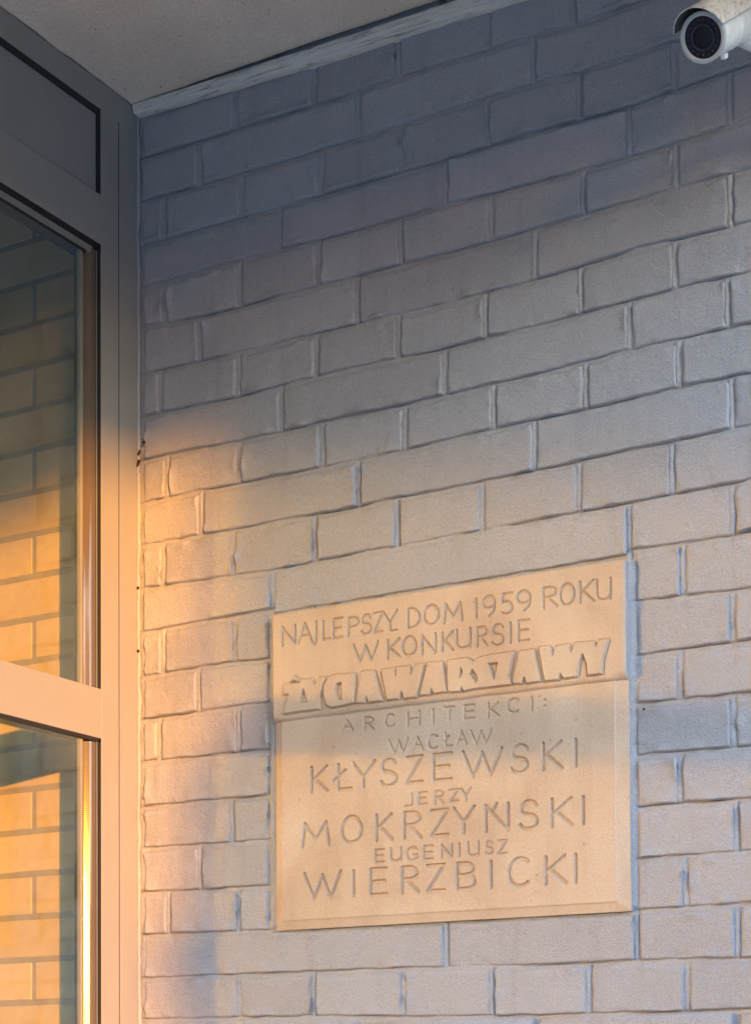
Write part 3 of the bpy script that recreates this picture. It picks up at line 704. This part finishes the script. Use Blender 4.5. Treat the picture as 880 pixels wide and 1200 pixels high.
    mx = lambda A: np.maximum(np.maximum(A[:-1, :-1], A[1:, :-1]), np.maximum(A[:-1, 1:], A[1:, 1:]))
    lq, rr = mx(lid), mx(rid0)
    pieces = [('upper_face', m_upper), ('ledge', m_ledge), ('lower_face', m_low), ('chamfered_edge', m_ch)]
    pieces += [('raised_letters', m_raised & (rr == i)) for i in range(1, len(RAISED) + 1)] + [('carved_letter', m_cut & (lq == i)) for i in range(1, len(LETTERS) + 1)]
    for nm, mk in pieces:
        if not mk.any(): continue
        me, used = grid_mesh(nm, P, mk)
        o = link(nm, me, M_STONE); adopt(o, t)
        me.normals_split_custom_set_from_vertices(nrm.reshape(-1, 3)[used].tolist())
    # the cut sides of the slab
    def skirt(pts_front, name, mat, depth=.004):
        A = np.array(pts_front); B = A.copy(); B[:, 1] = depth
        me, _ = grid_mesh(name, np.stack([A, B], 0)); me.polygons.foreach_set('use_smooth', [False] * len(me.polygons))
        adopt(link(name, me, mat), t)
    skirt(P[::-1, -1, :], 'right_side', M_PAINT); skirt(P[:, 0, :], 'left_side', M_PAINT)
    skirt(P[-1, :, :], 'top_side', M_STONE); skirt(P[0, ::-1, :], 'bottom_side', M_STONE)
plaque()

# ------------------------------------------------------------------ security camera
def security_camera():
    c0 = Vector((1.1424, -.3302, 2.9163))                 # centre of the front rim
    F = (c0 - Vector((CX, CY, EYE))).normalized(); R = (R3 - F * R3.dot(F)).normalized(); U = R.cross(F)
    # the housing points back from the lens: away from the camera, to the right and up
    ax = (F * math.cos(rad(25)) + (R * .88 + U * .47).normalized() * math.sin(rad(25))).normalized()
    e1 = (U - ax * U.dot(ax)).normalized(); e2 = ax.cross(e1).normalized()
    if e2.dot(R) < 0: e2 = -e2
    t = empty('security_camera', (1.20, 0.0, 2.93), 'weathered white bullet security camera with sun visor on the wall near the soffit', 'security camera')
    def lathe(name, prof, mat, n=48, smooth=True, seg=None):
        bm = bmesh.new(); rings = []
        for s, r_ in prof:
            ring = []
            for i in range(n):
                a = 2 * math.pi * i / n
                ring.append(bm.verts.new(c0 + ax * s + e1 * (r_ * math.cos(a)) + e2 * (r_ * math.sin(a))))
            rings.append(ring)
        for a, b in zip(rings, rings[1:]):
            for i in range(n):
                f = bm.faces.new((a[i], a[(i + 1) % n], b[(i + 1) % n], b[i])); f.smooth = smooth
        for rg in (rings[0], rings[-1]):
            bm.faces.new(rg)
        bmesh.ops.recalc_face_normals(bm, faces=bm.faces)
        me = bpy.data.meshes.new(name); bm.to_mesh(me); bm.free()
        try: me.set_sharp_from_angle(angle=rad(35))
        except Exception: pass
        o = link(name, me, mat); adopt(o, t); return o
    def ringm(name, prof, mat, n=48):
        bm = bmesh.new(); rings = [[bm.verts.new(c0 + ax * s + e1 * (r_ * math.cos(2 * math.pi * i / n)) + e2 * (r_ * math.sin(2 * math.pi * i / n))) for i in range(n)] for s, r_ in prof]
        for a, b in zip(rings, rings[1:] + rings[:1]):
            for i in range(n):
                f = bm.faces.new((a[i], a[(i + 1) % n], b[(i + 1) % n], b[i])); f.smooth = True
        bmesh.ops.recalc_face_normals(bm, faces=bm.faces)
        me = bpy.data.meshes.new(name); bm.to_mesh(me); bm.free()
        try: me.set_sharp_from_angle(angle=rad(40))
        except Exception: pass
        o = link(name, me, mat); adopt(o, t); return o
    lathe('housing', [(.002, .0275), (.004, .0290), (.055, .0296), (.056, .0285), (.0575, .0285), (.0585, .0300), (.140, .0300), (.143, .0285), (.150, .020)], M_CAMWHITE)
    ringm('front_rim', [(-.0015, .0298), (.004, .0300), (.006, .0292), (.006, .0245), (-.0005, .0247), (-.0020, .0265)], M_CAMRIM)
    lathe('front_window', [(.0012, .0001), (.0012, .0248), (.0018, .0250)], M_CAMBLACK)
    ringm('lens_ring', [(-.0008, .0155), (.0012, .0160), (.0015, .0135), (-.0005, .0138)], simple('lens_ring_dark', (.03, .03, .045), .35))
    lathe('lens', [(-.0010, .0001), (-.0008, .004), (-.0002, .008), (.0011, .0132), (.0016, .0133)], M_CAMLENS)
    led = simple('led_dark', (.05, .05, .075), .2, 0, .6, .1, ())
    for i in range(18):
        a = 2 * math.pi * i / 18
        bm = bmesh.new(); bmesh.ops.create_uvsphere(bm, u_segments=8, v_segments=6, radius=.0016)
        p = c0 + ax * .0012 + e1 * (.0200 * math.cos(a)) + e2 * (.0200 * math.sin(a))
        for v in bm.verts: v.co += p
        me = bpy.data.meshes.new('infrared_diode'); bm.to_mesh(me); bm.free()
        adopt(link('infrared_diode', me, led, None, True), t)
    # sun visor: a shell over the top and the left flank, running past the front
    n, ms = 40, 26
    a0, a1 = rad(-82), rad(62)         # from the left flank over the top to the right
    def shell(rr, flip):
        P = np.zeros((ms + 1, n + 1, 3))
        for j in range(ms + 1):
            for i in range(n + 1):
                a = a0 + (a1 - a0) * i / n
                s0 = -.024 + .016 * (1 - math.cos((a + rad(8)) * 1.05)) ; s1 = .155
                s = s0 + (s1 - s0) * j / ms
                r_ = rr + .0012 * math.cos(2 * a)
                p = c0 + ax * s + e1 * (r_ * math.cos(a) + .0015) + e2 * (r_ * math.sin(a))
                P[j, i] = p
        return P
    A = shell(.0365, False); B = shell(.0352, True)
    me, _ = grid_mesh('sun_visor', A[:, :, :], flip=True); 
    bm = bmesh.new(); bm.from_mesh(me)
    # rim joining the outer skin to the lining
    ob = [Vector(A[0, i]) for i in range(n + 1)] + [Vector(A[j, n]) for j in range(1, ms + 1)]
    ib = [Vector(B[0, i]) for i in range(n + 1)] + [Vector(B[j, n]) for j in range(1, ms + 1)]
    ob = [Vector(A[j, 0]) for j in range(ms, 0, -1)] + ob; ib = [Vector(B[j, 0]) for j in range(ms, 0, -1)] + ib
    va = [bm.verts.new(p) for p in ob]; vb = [bm.verts.new(p) for p in ib]
    for i in range(len(va) - 1): bm.faces.new((va[i], va[i + 1], vb[i + 1], vb[i]))
    bm.to_mesh(me); bm.free()
    v_ = link('sun_visor', me, M_VISOR); adopt(v_, t)
    me, _ = grid_mesh('visor_lining', B); o = link('visor_lining', me, M_CAMUNDER); adopt(o, t)
    # clip under the housing
    p = c0 + ax * .040 - e1 * .0295 + e2 * .013
    bm = bmesh.new(); box_bm(bm, (-.0055, -.003, -.003), (.0055, .003, .003), .0008, 1)
    Mx = Matrix((( ax.x, e2.x, e1.x, p.x), (ax.y, e2.y, e1.y, p.y), (ax.z, e2.z, e1.z, p.z), (0, 0, 0, 1)))
    bm.transform(Mx); me = bpy.data.meshes.new('clip'); bm.to_mesh(me); bm.free(); adopt(link('clip', me, M_CLIP), t)
    # bracket: foot on the wall, ball joint, arm to the back of the housing
    end = c0 + ax * .128 - e1 * .028
    foot = Vector((end.x + .10, 0.0, end.z - .01))
    def tube(name, pts, r_, mat):
        bm = bmesh.new(); rings = []
        for i, p in enumerate(pts):
            d = (pts[min(i + 1, len(pts) - 1)] - pts[max(i - 1, 0)]).normalized()
            a = d.orthogonal().normalized(); b = d.cross(a)
            rings.append([bm.verts.new(p + a * r_ * math.cos(k * math.pi / 8) + b * r_ * math.sin(k * math.pi / 8)) for k in range(16)])
        for x, y in zip(rings, rings[1:]):
            for k in range(16):
                f = bm.faces.new((x[k], x[(k + 1) % 16], y[(k + 1) % 16], y[k])); f.smooth = True
        bm.faces.new(rings[0]); bm.faces.new(rings[-1]); bmesh.ops.recalc_face_normals(bm, faces=bm.faces)
        me = bpy.data.meshes.new(name); bm.to_mesh(me); bm.free(); adopt(link(name, me, mat), t)
    mid = Vector((end.x + .08, -.07, end.z - .012))
    tube('bracket_arm', [end, end.lerp(mid, .5), mid, mid.lerp(foot, .6), foot + Vector((0, -.012, 0))], .009, M_CAMWHITE)
    tube('bracket_foot', [foot + Vector((0, .004, 0)), foot + Vector((0, -.010, 0)), foot + Vector((0, -.016, 0))], .034, M_CAMWHITE)
security_camera()

# ------------------------------------------------------------------ unseen things added to shape the sun and sky light
def light_blockers():
    h = Vector((SUN.x, SUN.y, 0)).normalized(); n = Vector((-h.y, h.x, 0)); te = SUN.z / math.hypot(SUN.x, SUN.y)
    # added unseen footbridge: its deck cuts the sun off above the corner glow
    Ld = 18.0
    q = h * Ld; zq = EYE + UPZ + Ld * te
    ed = Vector((.761, -2.07, 0)).normalized(); away = Vector((-ed.y, ed.x, 0))
    if away.dot(h) < 0: away = -away
    b = empty('added_sun_block_bridge', (q.x, q.y, 0), 'pale concrete footbridge added out of view to block the sun from the upper wall', 'footbridge')
    def prism(name, a0, a1, d0, d1, z0, z1, mat):
        bm = bmesh.new(); vs = []
        for z in (z0, z1):
            for aa, dd in ((a0, d0), (a1, d0), (a1, d1), (a0, d1)):
                p = q + ed * aa + away * dd; vs.append(bm.verts.new((p.x, p.y, z)))
        for f in ((0, 1, 2, 3), (4, 5, 6, 7), (0, 1, 5, 4), (1, 2, 6, 5), (2, 3, 7, 6), (3, 0, 4, 7)): bm.faces.new([vs[i] for i in f])
        bmesh.ops.recalc_face_normals(bm, faces=bm.faces)
        me = bpy.data.meshes.new(name); bm.to_mesh(me); bm.free(); adopt(link(name, me, mat), b)
    prism('deck', -4.2, 3.6, -2.4, 0, zq, zq + .35, M_CONC)
    prism('parapet', -4.2, 3.6, -.15, -.001, zq + .3502, zq + 1.95, M_CONC)
    prism('parapet', -4.2, 3.6, -2.399, -2.25, zq + .3502, zq + 1.95, M_CONC)
    for a in (-4.1, 3.2): prism('pier', a, a + .4, -1.4, -1.0, 0, zq - .002, M_CONC)
    # added unseen blocks hide the low sky, leaving a gap for the sun
    for i, (a0, a1, hh, dd) in enumerate(((-62, -6, 8.0, 24), (70, 112, 9.0, 26), (-5, 38.5, 4.2, 25), (46.5, 69, 4.2, 22))):
        # angles measured from +X towards -Y
        pts = [Vector((math.cos(rad(x)), -math.sin(rad(x)), 0)) for x in (a0, a1)]
        e = empty('added_sky_block', (pts[0].x * dd, pts[0].y * dd, 0), ('long plain block added out of view on the right to hide the low sky', 'plain block added out of view straight across to hide the low sky', 'low block added out of view just right of the sun gap', 'low block added out of view just left of the sun gap')[i], 'building')
        bm = bmesh.new(); vs = []
        for z in (0, hh):
            for p, k in ((pts[0], dd), (pts[1], dd), (pts[1], dd + 9), (pts[0], dd + 9)): vs.append(bm.verts.new((p.x * k, p.y * k, z)))
        for f in ((0, 1, 2, 3), (4, 5, 6, 7), (0, 1, 5, 4), (1, 2, 6, 5), (2, 3, 7, 6), (3, 0, 4, 7)): bm.faces.new([vs[j] for j in f])
        bmesh.ops.recalc_face_normals(bm, faces=bm.faces)
        me = bpy.data.meshes.new('walls'); bm.to_mesh(me); bm.free(); adopt(link('walls', me, M_CONC), e)
        bm = bmesh.new(); vs = []
        for z in (hh + .002, hh + .35):
            for p, k in ((pts[0], dd - .4), (pts[1], dd - .4), (pts[1], dd + 9.4), (pts[0], dd + 9.4)): vs.append(bm.verts.new((p.x * k, p.y * k, z)))
        for f in ((0, 1, 2, 3), (4, 5, 6, 7), (0, 1, 5, 4), (1, 2, 6, 5), (2, 3, 7, 6), (3, 0, 4, 7)): bm.faces.new([vs[j] for j in f])
        bmesh.ops.recalc_face_normals(bm, faces=bm.faces)
        me = bpy.data.meshes.new('roof'); bm.to_mesh(me); bm.free(); adopt(link('roof', me, M_CONC), e)
    # added unseen conifer: keeps direct sun off the wall right of the corner
    Lt = 14.5; c = h * Lt + n * (SPN + .0); zt = lambda z: z + EYE + Lt * te
    t = empty('added_shade_conifer', (c.x, c.y, 0), 'dense dark columnar conifer added out of view to shade the brick wall', 'tree')
    bm = bmesh.new(); bmesh.ops.create_cone(bm, cap_ends=True, segments=12, radius1=.16, radius2=.02, depth=6.0)
    for v in bm.verts: v.co += Vector((c.x, c.y, 3.0))
    me = bpy.data.meshes.new('trunk'); bm.to_mesh(me); bm.free(); adopt(link('trunk', me, M_BARK), t)
    r = rng(5); V = []; Fc = []
    H = 6.6
    for i in range(12000):
        z = .5 + (H - .5) * r.random() ** 1.0
        R_ = (.80 + (3.85 - z) * .08 if z < 4.7 else .68 * max(0, (H - z) / (H - 4.7)) ** .7)
        rr = R_ * math.sqrt(r.random()); a = r.random() * 2 * math.pi
        p = Vector((c.x + rr * math.cos(a), c.y + rr * math.sin(a), z - rr * .25))
        d = Vector((math.cos(a), math.sin(a), -.35)).normalized(); s = d.cross(Vector((0, 0, 1))).normalized()
        l, wd = .10, .085; k = len(V)
        up = Vector((r.normal(), r.normal(), r.normal())) * .04
        V += [tuple(p - s * wd), tuple(p + s * wd + up), tuple(p + d * l + Vector((0, 0, -.05))), tuple(p - d * .06 + Vector((0, 0, .09)))]
        Fc += [(k, k + 1, k + 2), (k, k + 1, k + 3)]
    k0 = len(V); zz = [.5, 1.5, 2.5, 3.2, 3.85, 4.7, 5.2, 5.8, 6.3, 6.6]
    for z in zz:
        R_ = .86 * (.80 + (3.85 - z) * .08 if z < 4.7 else .68 * max(0, (H - z) / (H - 4.7)) ** .7)
        for a in range(20): V.append((c.x + R_ * math.cos(a * math.pi / 10), c.y + R_ * math.sin(a * math.pi / 10), z))
    for j in range(len(zz) - 1):
        for a in range(20): Fc.append((k0 + j * 20 + a, k0 + j * 20 + (a + 1) % 20, k0 + j * 20 + 20 + (a + 1) % 20, k0 + j * 20 + 20 + a))
    me = bpy.data.meshes.new('crown'); me.from_pydata(V, [], Fc); adopt(link('crown', me, M_NEEDLE), t)
UPZ = 1.055; SPN = 0.93
light_blockers()
